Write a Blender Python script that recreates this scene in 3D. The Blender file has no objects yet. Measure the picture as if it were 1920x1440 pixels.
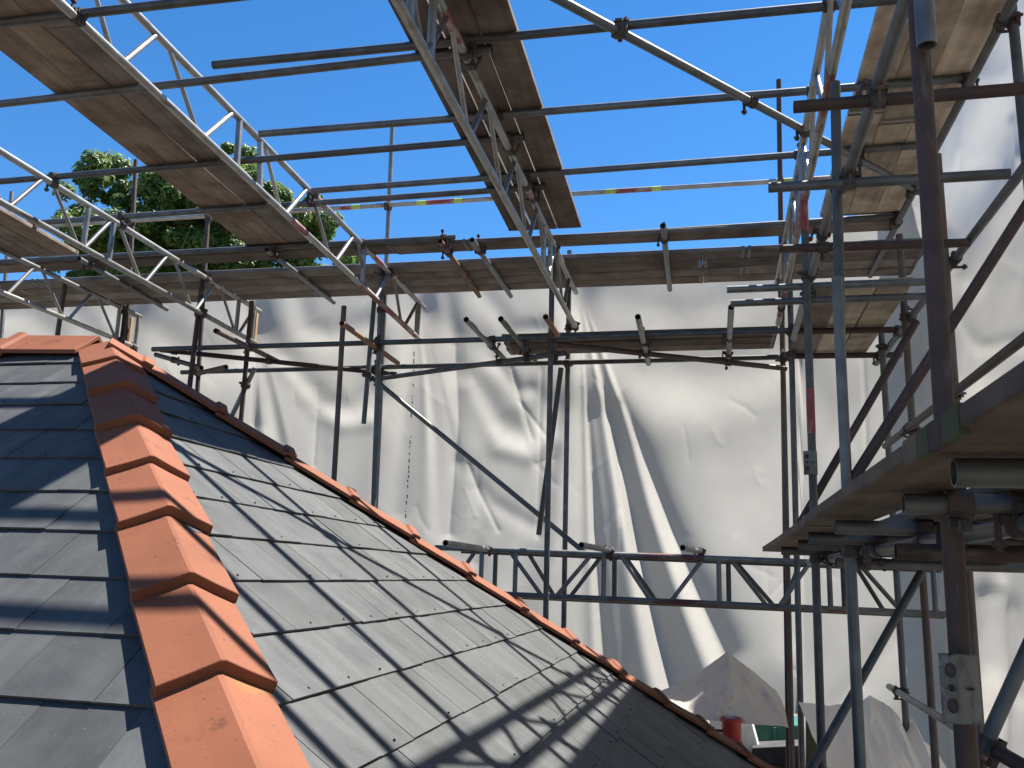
import bpy, bmesh, math, random
import numpy as np
from mathutils import Vector, Matrix, Quaternion, noise
random.seed(7); np.random.seed(7)
S = bpy.context.scene
COL = S.collection

# ------------------------------------------------------------------ camera
F, PITCH, ROLL, YAW = 1690.0, math.radians(11.85), math.radians(1.75), math.radians(12.65)
fw = Vector((-math.sin(YAW)*math.cos(PITCH), math.cos(YAW)*math.cos(PITCH), math.sin(PITCH)))
r0 = Vector((math.cos(YAW), math.sin(YAW), 0)); u0 = r0.cross(fw)
rt = math.cos(ROLL)*r0 + math.sin(ROLL)*u0
up = -math.sin(ROLL)*r0 + math.cos(ROLL)*u0
cd = bpy.data.cameras.new('camera'); cam = bpy.data.objects.new('camera', cd); COL.objects.link(cam)
cd.sensor_fit = 'HORIZONTAL'; cd.sensor_width = 36.0; cd.lens = 36.0*F/1920.0
cd.clip_start = 0.05; cd.clip_end = 2000
cam.matrix_world = Matrix(((rt.x, up.x, -fw.x, 0), (rt.y, up.y, -fw.y, 0), (rt.z, up.z, -fw.z, 0), (0, 0, 0, 1)))
S.camera = cam

# ------------------------------------------------------------------ light
SUN = Vector((0.383, 0.35, 1.0)).normalized()
elev = math.asin(SUN.z); azim = math.atan2(SUN.x, SUN.y)
w = bpy.data.worlds.new('World'); S.world = w; w.use_nodes = True
nt = w.node_tree
sky = nt.nodes.new('ShaderNodeTexSky'); sky.sky_type = 'NISHITA'; sky.sun_disc = False
sky.sun_elevation = elev; sky.sun_rotation = azim; sky.altitude = 1500; sky.air_density = 1.0; sky.dust_density = 0.0; sky.ozone_density = 3.0
bg = nt.nodes['Background']; bg.inputs['Strength'].default_value = 0.066
hs = nt.nodes.new('ShaderNodeHueSaturation'); hs.inputs['Saturation'].default_value = 1.28     # the phone's vivid rendering of a clear sky
nt.links.new(sky.outputs[0], hs.inputs['Color']); nt.links.new(hs.outputs[0], bg.inputs['Color'])
sl = bpy.data.lights.new('sun', 'SUN'); sl.energy = 5.0; sl.angle = math.radians(0.53); sl.color = (1.0, 0.94, 0.84)
so = bpy.data.objects.new('sun', sl); COL.objects.link(so)
so.rotation_mode = 'QUATERNION'; so.rotation_quaternion = (-SUN).to_track_quat('-Z', 'Y')
S.view_settings.view_transform = 'Standard'; S.view_settings.look = 'None'
S.view_settings.exposure = 1.7; S.view_settings.gamma = 1.0; S.view_settings.use_curve_mapping = False
S.render.engine = 'CYCLES'
S.cycles.max_bounces = 8; S.cycles.diffuse_bounces = 4; S.cycles.transmission_bounces = 6

# ------------------------------------------------------------------ helpers
def ray(x, y): return rt*((x-960)/F) - up*((y-720)/F) + fw
def P(x, y, X=None, Y=None, Z=None):
    """a point of the place, on a plane of constant X, Y or Z, found from where it shows in the photograph"""
    d = ray(x, y)
    k = X/d.x if X is not None else (Y/d.y if Y is not None else Z/d.z)
    return d*k
def pix(p):
    d = p.dot(fw); return (960+F*p.dot(rt)/d, 720-F*p.dot(up)/d)

def node_mat(name):
    m = bpy.data.materials.new(name); m.use_nodes = True
    n = m.node_tree; b = n.nodes['Principled BSDF']
    return m, n, b
def N(n, t, **kw):
    x = n.nodes.new(t)
    for k, v in kw.items(): setattr(x, k, v)
    return x
def ramp(n, fac, stops):
    r = N(n, 'ShaderNodeValToRGB'); e = r.color_ramp.elements
    while len(e) < len(stops): e.new(0.5)
    for i, (p, c) in enumerate(stops):
        e[i].position = p; e[i].color = (c[0], c[1], c[2], 1)
    n.links.new(fac, r.inputs[0]); return r.outputs[0]
def noise_tex(n, scale=5, detail=4, rough=0.55, vec=None, mapscale=None):
    t = N(n, 'ShaderNodeTexNoise'); t.inputs['Scale'].default_value = scale; t.inputs['Detail'].default_value = detail; t.inputs['Roughness'].default_value = rough
    tc = N(n, 'ShaderNodeTexCoord'); v = tc.outputs['Object']
    oi = N(n, 'ShaderNodeObjectInfo'); ad = N(n, 'ShaderNodeVectorMath', operation='ADD'); mu = N(n, 'ShaderNodeMath', operation='MULTIPLY'); mu.inputs[1].default_value = 37.0
    n.links.new(oi.outputs['Random'], mu.inputs[0]); n.links.new(v, ad.inputs[0]); n.links.new(mu.outputs[0], ad.inputs[1]); v = ad.outputs[0]
    if mapscale:
        mp = N(n, 'ShaderNodeMapping'); mp.inputs['Scale'].default_value = mapscale; n.links.new(v, mp.inputs[0]); v = mp.outputs[0]
    n.links.new(v, t.inputs['Vector']); return t.outputs['Fac']
def mixc(n, fac, a, b, mode='MIX'):
    m = N(n, 'ShaderNodeMix', data_type='RGBA', blend_type=mode)
    for s, v in ((m.inputs[0], fac), (m.inputs[6], a), (m.inputs[7], b)):
        if isinstance(v, (int, float)): s.default_value = v
        elif isinstance(v, tuple): s.default_value = (*v, 1)
        else: n.links.new(v, s)
    return m.outputs[2]
def randval(n, lo, hi):
    oi = N(n, 'ShaderNodeObjectInfo'); mr = N(n, 'ShaderNodeMapRange'); mr.inputs['To Min'].default_value = lo; mr.inputs['To Max'].default_value = hi
    n.links.new(oi.outputs['Random'], mr.inputs[0]); return mr.outputs[0]
def bump(n, b, h, strength=0.3, dist=0.005):
    bp = N(n, 'ShaderNodeBump'); bp.inputs['Strength'].default_value = strength; bp.inputs['Distance'].default_value = dist
    n.links.new(h, bp.inputs['Height']); n.links.new(bp.outputs[0], b.inputs['Normal'])
def scale_col(n, col, val):
    v = N(n, 'ShaderNodeVectorMath', operation='SCALE'); n.links.new(col, v.inputs[0])
    if isinstance(val, (int, float)): v.inputs['Scale'].default_value = val
    else: n.links.new(val, v.inputs['Scale'])
    return v.outputs[0]

M = {}
def metal(name, c1, c2, rust, rust_amt, rough=0.45, met=0.55):
    m, n, b = node_mat(name)
    base = ramp(n, noise_tex(n, 9, 5), [(0.3, c1), (0.7, c2)])
    patch = ramp(n, noise_tex(n, 14, 6, 0.65, mapscale=(1, 1, 0.25)), [(0.62-rust_amt, (0, 0, 0)), (0.72-rust_amt*0.8, (1, 1, 1))])
    col = mixc(n, patch, base, rust)
    col = scale_col(n, col, randval(n, 0.75, 1.2))
    n.links.new(col, b.inputs['Base Color'])
    b.inputs['Metallic'].default_value = met; b.inputs['Roughness'].default_value = rough
    bump(n, b, noise_tex(n, 60, 4), 0.25, 0.002)
    M[name] = m
metal('galvanised', (0.105, 0.115, 0.12), (0.19, 0.20, 0.205), (0.10, 0.09, 0.08), 0.04, 0.46, 0.5)
metal('dull_galvanised', (0.066, 0.072, 0.075), (0.125, 0.131, 0.137), (0.07, 0.055, 0.045), 0.06, 0.52, 0.4)
metal('rusty', (0.036, 0.023, 0.021), (0.066, 0.038, 0.032), (0.11, 0.085, 0.07), 0.04, 0.7, 0.15)
metal('brown_steel', (0.065, 0.052, 0.045), (0.11, 0.092, 0.08), (0.10, 0.052, 0.04), 0.10, 0.6, 0.3)
metal('orange_rust', (0.15, 0.075, 0.04), (0.23, 0.13, 0.08), (0.12, 0.10, 0.08), 0.08, 0.7, 0.1)
metal('aluminium', (0.21, 0.21, 0.20), (0.31, 0.31, 0.295), (0.14, 0.128, 0.115), 0.08, 0.38, 0.6)
metal('pale_steel', (0.30, 0.29, 0.26), (0.42, 0.41, 0.37), (0.2, 0.16, 0.12), 0.1, 0.55, 0.2)
metal('coupler_steel', (0.045, 0.04, 0.038), (0.09, 0.08, 0.075), (0.12, 0.06, 0.04), 0.08, 0.65, 0.35)
metal('red_paint', (0.15, 0.022, 0.025), (0.24, 0.045, 0.045), (0.30, 0.28, 0.26), 0.14, 0.55, 0.0)
metal('worn_red', (0.09, 0.025, 0.025), (0.13, 0.04, 0.04), (0.15, 0.15, 0.15), 0.16, 0.55, 0.1)
metal('green_tape', (0.30, 0.40, 0.06), (0.40, 0.50, 0.10), (0.3, 0.3, 0.25), 0.05, 0.5, 0.0)
metal('white_tape', (0.55, 0.55, 0.52), (0.65, 0.65, 0.62), (0.35, 0.33, 0.3), 0.05, 0.45, 0.0)

def wood(name, c1, c2, c3, rough=0.8):
    m, n, b = node_mat(name)
    g = noise_tex(n, 22, 6, 0.6, mapscale=(1.0, 0.05, 1.0))
    base = ramp(n, g, [(0.25, c1), (0.5, c2), (0.78, c3)])
    st = ramp(n, noise_tex(n, 3.0, 5, 0.6), [(0.38, (0.55, 0.53, 0.52)), (0.62, (1, 1, 1))])
    col = mixc(n, 1.0, base, st, 'MULTIPLY')
    col = scale_col(n, col, randval(n, 0.72, 1.25))
    n.links.new(col, b.inputs['Base Color']); b.inputs['Roughness'].default_value = rough
    b.inputs['Specular IOR Level'].default_value = 0.25
    bump(n, b, g, 0.35, 0.003)
    M[name] = m
wood('board_wood', (0.18, 0.137, 0.11), (0.255, 0.204, 0.165), (0.32, 0.265, 0.218))
wood('weathered_board', (0.165, 0.142, 0.125), (0.24, 0.212, 0.19), (0.305, 0.275, 0.25))
wood('pale_board', (0.40, 0.325, 0.245), (0.52, 0.435, 0.335), (0.60, 0.52, 0.415))
wood('dark_board', (0.115, 0.092, 0.078), (0.17, 0.14, 0.118), (0.22, 0.184, 0.158))
wood('grimy_board', (0.09, 0.065, 0.05), (0.14, 0.105, 0.08), (0.19, 0.15, 0.12))

# slate
m, n, b = node_mat('slate')
g = noise_tex(n, 9, 5, 0.6, mapscale=(1.6, 0.22, 1))
base = ramp(n, g, [(0.3, (0.053, 0.057, 0.060)), (0.55, (0.066, 0.0705, 0.074)), (0.75, (0.080, 0.085, 0.089))])
st = ramp(n, noise_tex(n, 4, 5, 0.65), [(0.34, (0.7, 0.7, 0.72)), (0.55, (1, 1, 1))])
col = mixc(n, 1.0, base, st, 'MULTIPLY')
sp = ramp(n, noise_tex(n, 160, 2, 0.5), [(0.735, (0, 0, 0)), (0.76, (1, 1, 1))])
col = mixc(n, sp, col, (0.2, 0.2, 0.19))
col = scale_col(n, col, randval(n, 0.86, 1.12))
n.links.new(col, b.inputs['Base Color']); b.inputs['Roughness'].default_value = 0.58; b.inputs['Specular IOR Level'].default_value = 0.22
bump(n, b, noise_tex(n, 24, 6, 0.6, mapscale=(1, 0.5, 1)), 0.22, 0.004)
M['slate'] = m
# terracotta
m, n, b = node_mat('terracotta')
base = ramp(n, noise_tex(n, 5, 5), [(0.3, (0.143, 0.049, 0.0245)), (0.7, (0.172, 0.060, 0.031))])
st = ramp(n, noise_tex(n, 7, 7, 0.72, mapscale=(1, 1, 0.6)), [(0.60, (1, 1, 1)), (0.70, (0.45, 0.42, 0.42))])
col = mixc(n, 1.0, base, st, 'MULTIPLY')
sp = ramp(n, noise_tex(n, 85, 4, 0.6), [(0.63, (0, 0, 0)), (0.66, (1, 1, 1))])
sp2 = ramp(n, noise_tex(n, 6, 2), [(0.42, (0, 0, 0)), (0.6, (1, 1, 1))])
spm = mixc(n, 1.0, sp, sp2, 'MULTIPLY')
col = mixc(n, spm, col, (0.045, 0.028, 0.024))
lich = ramp(n, noise_tex(n, 2.6, 3), [(0.68, (0, 0, 0)), (0.78, (0.45, 0.45, 0.45))])
col = mixc(n, lich, col, (0.17, 0.125, 0.04))
col = scale_col(n, col, randval(n, 0.9, 1.08))
n.links.new(col, b.inputs['Base Color']); b.inputs['Roughness'].default_value = 0.72; b.inputs['Specular IOR Level'].default_value = 0.25
bump(n, b, noise_tex(n, 70, 5), 0.25, 0.002)
M['terracotta'] = m
# plastic sheeting: light comes through it
def sheet_mat(name, refl, trans, mixf, wr=1.0):
    m, n, b = node_mat(name)
    n.nodes.remove(b); out = n.nodes['Material Output']
    d = N(n, 'ShaderNodeBsdfDiffuse'); t = N(n, 'ShaderNodeBsdfTranslucent'); g = N(n, 'ShaderNodeBsdfGlossy')
    mx = N(n, 'ShaderNodeMixShader'); mg = N(n, 'ShaderNodeMixShader')
    dirt = ramp(n, noise_tex(n, 1.6, 6, 0.6), [(0.25, (0.86, 0.86, 0.87)), (0.7, (1, 1, 1))])
    for s, c in ((d, refl), (t, trans)):
        n.links.new(mixc(n, 1.0, dirt, c, 'MULTIPLY'), s.inputs['Color'])
    mx.inputs[0].default_value = mixf
    n.links.new(d.outputs[0], mx.inputs[1]); n.links.new(t.outputs[0], mx.inputs[2])
    g.inputs['Roughness'].default_value = 0.5; g.inputs['Color'].default_value = (0.9, 0.9, 0.9, 1)
    fr = N(n, 'ShaderNodeFresnel'); fr.inputs['IOR'].default_value = 1.35
    fs = N(n, 'ShaderNodeMath', operation='MULTIPLY'); fs.inputs[1].default_value = 0.22; n.links.new(fr.outputs[0], fs.inputs[0]); n.links.new(fs.outputs[0], mg.inputs[0]); n.links.new(mx.outputs[0], mg.inputs[1]); n.links.new(g.outputs[0], mg.inputs[2])
    n.links.new(mg.outputs[0], out.inputs['Surface'])
    bp = N(n, 'ShaderNodeBump'); bp.inputs['Strength'].default_value = 0.16*wr; bp.inputs['Distance'].default_value = 0.02
    h = noise_tex(n, 3.2, 7, 0.6, mapscale=(1.0, 1.0, 0.8)); n.links.new(h, bp.inputs['Height'])
    for s in (d, t, g): n.links.new(bp.outputs[0], s.inputs['Normal'])
    M[name] = m
sheet_mat('plastic_sheet', (0.37, 0.363, 0.348), (0.39, 0.377, 0.35), 0.60)
sheet_mat('dull_plastic', (0.55, 0.515, 0.475), (0.62, 0.575, 0.52), 0.5)
sheet_mat('loose_plastic', (0.85, 0.84, 0.82), (0.8, 0.78, 0.75), 0.5)
def plain(name, c1, c2, rough=0.8, scale=6, met=0.0, spec=0.3, bmp=0.2):
    m, n, b = node_mat(name)
    t = noise_tex(n, scale, 5)
    n.links.new(ramp(n, t, [(0.3, c1), (0.7, c2)]), b.inputs['Base Color'])
    b.inputs['Roughness'].default_value = rough; b.inputs['Metallic'].default_value = met; b.inputs['Specular IOR Level'].default_value = spec
    bump(n, b, t, bmp, 0.01); M[name] = m
plain('ground_soil', (0.10, 0.085, 0.065), (0.17, 0.15, 0.12), 0.95, 1.2)
plain('roof_felt', (0.02, 0.02, 0.022), (0.04, 0.04, 0.042), 0.9)
plain('brick_wall', (0.28, 0.13, 0.09), (0.36, 0.19, 0.13), 0.9)
plain('teal_paint', (0.02, 0.085, 0.07), (0.03, 0.11, 0.09), 0.5)
plain('pale_panel', (0.55, 0.58, 0.55), (0.72, 0.74, 0.70), 0.7, 18)
plain('red_plastic', (0.34, 0.022, 0.02), (0.42, 0.035, 0.03), 0.42, 5, 0, 0.5, 0.05)
plain('mossy_stone', (0.06, 0.065, 0.04), (0.11, 0.11, 0.08), 0.95, 9)
plain('dark_stone', (0.035, 0.035, 0.036), (0.07, 0.07, 0.068), 0.9, 7)
plain('ink', (0.05, 0.05, 0.055), (0.07, 0.07, 0.075), 0.8)
plain('bark', (0.055, 0.04, 0.028), (0.10, 0.075, 0.055), 0.95, 14)
plain('cut_timber', (0.26, 0.17, 0.09), (0.36, 0.25, 0.14), 0.85, 12)
plain('steel_band', (0.10, 0.10, 0.10), (0.16, 0.15, 0.145), 0.5, 20, 0.5)
plain('moss_paint', (0.035, 0.045, 0.018), (0.06, 0.068, 0.03), 0.8, 20)
plain('plum_paint', (0.035, 0.02, 0.024), (0.05, 0.03, 0.033), 0.8, 20)
plain('hole_dark', (0.012, 0.012, 0.012), (0.02, 0.02, 0.02), 0.95)
m, n, b = node_mat('leaf')
oi = noise_tex(n, 0.9, 3)
n.links.new(ramp(n, oi, [(0.3, (0.036, 0.075, 0.013)), (0.55, (0.068, 0.125, 0.022)), (0.75, (0.095, 0.148, 0.028))]), b.inputs['Base Color'])
b.inputs['Roughness'].default_value = 0.5
tr = N(n, 'ShaderNodeBsdfTranslucent'); tr.inputs['Color'].default_value = (0.16, 0.27, 0.036, 1); mx = N(n, 'ShaderNodeMixShader'); mx.inputs[0].default_value = 0.32
n.links.new(b.outputs[0], mx.inputs[1]); n.links.new(tr.outputs[0], mx.inputs[2]); n.links.new(mx.outputs[0], n.nodes['Material Output'].inputs['Surface'])
M['leaf'] = m

# ---- object builders
def tag(o, label=None, cat=None, group=None, kind=None):
    if label: o['label'] = label
    if cat: o['category'] = cat
    if group: o['group'] = group
    if kind: o['kind'] = kind
    return o
def thing(name, label, cat, loc=(0, 0, 0), group=None):
    o = bpy.data.objects.new(name, None); COL.objects.link(o); o.location = loc; o.empty_display_size = 0.2
    return tag(o, label, cat, group, 'thing')
def link(name, me, mat, parent=None, mw=None):
    o = bpy.data.objects.new(name, me); COL.objects.link(o)
    if mat and not me.materials: me.materials.append(M[mat])
    if parent is not None:
        o.parent = parent
        pw = WORLD.get(parent.name, Matrix.Identity(4))
        if pw is None: pw = Matrix.Identity(4)
    else: pw = Matrix.Identity(4)
    if parent is not None and parent.type == 'EMPTY' and parent.name not in WORLD: pw = Matrix.Translation(parent.location)
    mw = mw or Matrix.Identity(4)
    o.matrix_local = pw.inverted() @ mw
    WORLD[o.name] = mw
    return o
WORLD = {}
def mesh_from(verts, faces, name='m', smooth=False):
    me = bpy.data.meshes.new(name); me.from_pydata([tuple(v) for v in verts], [], faces); me.update()
    if smooth: me.shade_smooth()
    return me
def bm_mesh(bm, name='m', smooth=False):
    me = bpy.data.meshes.new(name); bm.to_mesh(me); bm.free()
    if smooth: me.shade_smooth()
    return me
TUBES = []      # (object, p0, p1, group key) for the coupler pass
R48 = 0.0262
_tm = {}
def tube_mesh(L, r=R48, seg=14, mat='galvanised'):
    key = (round(L, 3), r, mat)
    if key in _tm: return _tm[key]
    V = []; Fc = []
    ri = r*0.84; dep = min(0.25, L*0.45)
    rings = [(r, 0.0), (r, L), (ri, L), (ri, L-dep)]
    rings2 = [(ri, dep), (ri, 0.0)]
    allr = rings2 + rings
    for rr, z in allr:
        for i in range(seg):
            a = 2*math.pi*i/seg; V.append((rr*math.cos(a), rr*math.sin(a), z))
    for k in range(len(allr)-1):
        for i in range(seg):
            j = (i+1) % seg; Fc.append((k*seg+i, k*seg+j, (k+1)*seg+j, (k+1)*seg+i))
    Fc.append(tuple(range(seg))); Fc.append(tuple(range((len(allr)-1)*seg, len(allr)*seg))[::-1])
    me = mesh_from(V, Fc, 'tube', True)
    for p in me.polygons[-2:]: p.use_smooth = False
    # keep the rim edges crisp
    at = me.attributes.new('sharp_edge', 'BOOLEAN', 'EDGE')
    vz = [(math.hypot(v.co.x, v.co.y), v.co.z) for v in me.vertices]
    for e in me.edges:
        a, b2 = e.vertices
        if abs(vz[a][1]-vz[b2][1]) < 1e-6 and (vz[a][1] < 1e-6 or vz[a][1] > L-1e-6): at.data[e.index].value = True
    me.materials.append(M[mat]); _tm[key] = me
    return me
def frame(p0, p1, roll=0.0):
    d = (p1-p0).normalized(); q = d.to_track_quat('Z', 'Y')
    return Matrix.Translation(p0) @ q.to_matrix().to_4x4() @ Matrix.Rotation(roll, 4, 'Z')
def tube(name, p0, p1, mat, parent=None, key='A', r=R48, reg=True):
    p0 = Vector(p0); p1 = Vector(p1)
    o = link(name, tube_mesh((p1-p0).length, r, 14, mat), None, parent, frame(p0, p1))
    if reg: TUBES.append((o, p0, p1, key))
    return o
def band(name, host, p0, p1, t0, t1, mat, r=R48+0.0015):
    """paint or tape round a tube, between distances t0 and t1 along it"""
    p0 = Vector(p0); d = (Vector(p1)-p0).normalized()
    V = []; Fc = []; sg = 14; L = t1-t0
    for z in (0, L):
        for i in range(sg):
            a = 2*math.pi*i/sg; V.append((r*math.cos(a), r*math.sin(a), z))
    for i in range(sg): Fc.append((i, (i+1) % sg, sg+(i+1) % sg, sg+i))
    link(name, mesh_from(V, Fc, 'band', True), mat, host, frame(p0+d*t0, p0+d*t1))
def box_bm(bm, c, s, mat=None):
    g = bmesh.ops.create_cube(bm, size=1.0)
    for v in g['verts']:
        v.co = Vector((v.co.x*s[0], v.co.y*s[1], v.co.z*s[2])) + Vector(c)
    return g['verts']

# ------------------------------------------------------------------ the setting
gm = mesh_from([(-300, -300, -4.3), (300, -300, -4.3), (300, 900, -4.3), (-300, 900, -4.3)], [(0, 1, 2, 3)])
tag(link('ground', gm, 'ground_soil'), kind='structure')

# ------------------------------------------------------------------ the house: walls and the hipped slate roof
T36 = math.tan(math.radians(36)); C36 = math.cos(math.radians(36)); S36 = math.sin(math.radians(36))
APEX = Vector((-2.774, 3.645, 0.997))
GAUGE, S0 = 0.2235, 0.220
SE = 4.08                                     # slope length ridge to eaves
EX = SE*C36; EZ = APEX.z - SE*S36
house = thing('house', 'house with dark slate hipped roof and orange clay hip tiles in the foreground', 'house', (APEX.x-3, APEX.y, -4.3))
LX = APEX.x-9.0
wi = 0.22
bmw = bmesh.new()
x0, x1, y0, y1 = LX, APEX.x+EX-wi, APEX.y-EX+wi, APEX.y+EX-wi
box_bm(bmw, ((x0+x1)/2, (y0+y1)/2, (-4.3+EZ-0.02)/2), (x1-x0, y1-y0, EZ-0.02+4.3))
link('wall', bm_mesh(bmw), 'brick_wall', house)
dz = -0.045
A = APEX + Vector((0, 0, dz)); Z = EZ+dz
rv = [(LX, A.y, A.z), tuple(A), (LX, A.y-EX, Z), (A.x+EX, A.y-EX, Z), (A.x+EX, A.y+EX, Z), (LX, A.y+EX, Z)]
roof = link('roof', mesh_from(rv, [(0, 2, 3, 1), (1, 3, 4), (0, 1, 4, 5), (2, 5, 4, 3), (0, 5, 2)]), 'roof_felt', house)

FACES = {'right': (Vector((0, 1, 0)), Vector((C36, 0, -S36)), Vector((S36, 0, C36))),
         'front': (Vector((1, 0, 0)), Vector((0, -C36, -S36)), Vector((0, -S36, C36)))}
def clip(poly, f):
    out = []
    for i in range(len(poly)):
        a, b2 = poly[i], poly[(i+1) % len(poly)]; fa, fb = f(a), f(b2)
        if fa >= 0: out.append(a)
        if (fa >= 0) != (fb >= 0):
            t = fa/(fa-fb); out.append((a[0]+(b2[0]-a[0])*t, a[1]+(b2[1]-a[1])*t))
    return out
SL_W, SL_L, SL_T = 0.25, 0.40, 0.0065
def slate_polys(face, full=False):
    """every slate of a face: (course, polygon in course/slope coordinates, centre)"""
    res = []
    for k in range(-1, 18):
        s1 = S0 + GAUGE*k
        if s1 < 0.08: continue
        if s1 > SE+0.02: break
        s0 = max(s1-SL_L, 0.02)
        half = s1*C36
        cmin = -half if face == 'right' else -6.0
        off = (k % 2)*SL_W/2 + (0.03 if face == 'right' else 0.07)
        i0 = int(math.floor((cmin-off)/SL_W)); i1 = int(math.ceil((half-off)/SL_W))
        for i in range(i0, i1+1):
            ca = off+i*SL_W+0.0012; cb = ca+SL_W-0.0024
            jt = random.uniform(-0.003, 0.003)
            poly = [(ca, s0), (cb, s0), (cb, s1+jt), (ca, s1+jt)]
            poly = clip(poly, lambda p: p[1]*C36-p[0]-0.028)
            if face == 'right': poly = clip(poly, lambda p: p[1]*C36+p[0]-0.028)
            if len(poly) >= 3:
                area = 0.5*abs(sum(poly[j][0]*poly[(j+1) % len(poly)][1]-poly[(j+1) % len(poly)][0]*poly[j][1] for j in range(len(poly))))
                if area > 0.0015: res.append((k, poly, (ca+cb)/2, s1))
    return res
def slate_at(face, c, s, h):
    ec, es, nn = FACES[face]; return APEX + ec*c + es*s + nn*h
cand = []
for fc in ('front', 'right'):
    for k, poly, cc, s1 in slate_polys(fc):
        ctr = slate_at(fc, sum(p[0] for p in poly)/len(poly), s1-0.1, 0)
        x, y = pix(ctr); d = ctr.dot(fw)
        vis = d > 0.3 and -130 < x < 2000 and 500 < y < 1560
        if fc == 'front' and cc < -3.4: continue
        cand.append((not vis, d, fc, k, poly, s1))
cand.sort(key=lambda a: (a[0], a[1]))
def slate_geo(fc, poly, s1):
    ec, es, nn = FACES[fc]
    s0 = min(p[1] for p in poly); V = []; lift = random.uniform(-0.001, 0.0025)
    jig = random.uniform(-0.0015, 0.0015)
    for top in (0, 1):
        for c, s in poly:
            t = (s-(s1-SL_L))/SL_L
            h = -0.009 + 0.015*t + lift*t + jig*(c-poly[0][0])/0.25 + top*SL_T
            V.append(slate_at(fc, c, s, h))
    n2 = len(poly)
    Fc = [tuple(range(n2, 2*n2)), tuple(range(n2))[::-1]] + [(i, (i+1) % n2, n2+(i+1) % n2, n2+i) for i in range(n2)]
    return V, Fc
restV, restF = [], []
rivV, rivF = [], []
cnt = 0
for hidden, d, fc, k, poly, s1 in cand:
    V, Fc = slate_geo(fc, poly, s1)
    if hidden or cnt >= 298:
        o = len(restV); restV += V; restF += [tuple(i+o for i in f) for f in Fc]; continue
    cnt += 1
    ec, es, nn = FACES[fc]
    org = V[0]; mw = Matrix((( ec.x, -es.x, nn.x, org.x), (ec.y, -es.y, nn.y, org.y), (ec.z, -es.z, nn.z, org.z), (0, 0, 0, 1)))
    if fc == 'right': mw = Matrix(((ec.x, -es.x, nn.x, org.x), (ec.y, -es.y, nn.y, org.y), (ec.z, -es.z, nn.z, org.z), (0, 0, 0, 1)))
    inv = mw.inverted()
    me = mesh_from([inv @ v for v in V], Fc, 'slate')
    me.validate()
    link('slate', me, 'slate', roof, mw)
    # copper rivet tail near the lower edge
    if random.random() < (0.55 if fc == 'right' else 0.12):
        cc = sum(p[0] for p in poly)/len(poly)+random.uniform(-0.01, 0.01)
        p = slate_at(fc, cc, s1-0.02, 0.0135); o = len(rivV)
        for q in ((-.0012, -.003), (.0012, -.003), (.0014, .003), (-.001, .004)): rivV.append(p+ec*q[0]+es*q[1]+nn*0.004)
        for q in ((-.0012, -.003), (.0012, -.003), (.0014, .003), (-.001, .004)): rivV.append(p+ec*q[0]+es*q[1]-nn*0.006)
        rivF += [tuple(i+o for i in f) for f in ((0, 1, 2, 3), (0, 4, 5, 1), (1, 5, 6, 2), (2, 6, 7, 3), (3, 7, 4, 0))]
if restV: tag(link('slate_courses', mesh_from(restV, restF), 'slate', roof), kind='stuff')
tag(link('slate_rivets', mesh_from(rivV, rivF), 'coupler_steel', roof), kind='stuff')

# hip and ridge tiles: angled clay tiles, each with a raised collar over the next
def cap_tile_mesh(L=0.455, half=0.134, drop=0.060, th=0.017, collar=0.046, rise=0.012, plain_end=False):
    """along +Y (downhill end = collar end at y=L), apex on z axis"""
    thk = [th]
    def prof(grow, zoff):
        pts = []
        ang = math.atan2(drop, half)
        hw = half*(1+grow)
        outer = [(-hw, -drop*(1+grow)), (-hw*.5, -drop*(1+grow)*.5-0.0008), (-0.006, -0.002), (0.006, -0.002), (hw*.5, -drop*(1+grow)*.5-0.0008), (hw, -drop*(1+grow))]
        th = thk[0]
        inner = [(hw-0.004, -drop*(1+grow)-th*1.1), (0.0, -th*1.25), (-hw+0.004, -drop*(1+grow)-th*1.1)]
        return [(x, z+zoff) for x, z in outer+inner]
    st = [(0.0, -0.03, -0.004), (L-collar-0.012, 0.0, 0.0), (L-collar, 0.022, rise*0.9), (L-0.02, 0.028, rise), (L, 0.028, rise)]
    if plain_end: st = [(0.0, -0.03, -0.004), (L-0.10, 0.0, 0.0), (L-0.03, 0.006, 0.002), (L, 0.012, 0.003)]
    V = []; Fc = []
    for y, g, zo in st:
        thk[0] = 0.027 if (plain_end and y > L-0.05) else th
        for x, z in prof(g, zo): V.append((x, y, z))
    k = 9
    for a in range(len(st)-1):
        for i in range(k):
            j = (i+1) % k; Fc.append((a*k+i, a*k+j, (a+1)*k+j, (a+1)*k+i))
    def cap(a, rev):
        idx = [a*k+i for i in range(k)]
        q = [(idx[0], idx[1], idx[7], idx[8]), (idx[1], idx[2], idx[7]), (idx[2], idx[3], idx[7]), (idx[3], idx[4], idx[7]), (idx[4], idx[5], idx[6], idx[7])]
        return [tuple(reversed(f)) if rev else f for f in q]
    Fc += cap(0, False); Fc += cap(len(st)-1, True)
    me = mesh_from(V, Fc, 'cap_tile')
    bm = bmesh.new(); bm.from_mesh(me); bmesh.ops.recalc_face_normals(bm, faces=bm.faces)
    bmesh.ops.bevel(bm, geom=[e for e in bm.edges if e.calc_face_angle(0) > 0.9], offset=0.002, segments=1, affect='EDGES')
    bm.to_mesh(me); bm.free()
    return me
CTN = cap_tile_mesh(plain_end=True); CTN.materials.append(M['terracotta'])
CTR = cap_tile_mesh(half=0.152, drop=0.110, rise=0.016); CTR.materials.append(M['terracotta'])
CT = cap_tile_mesh(rise=0.016); CT.materials.append(M['terracotta'])
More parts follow.
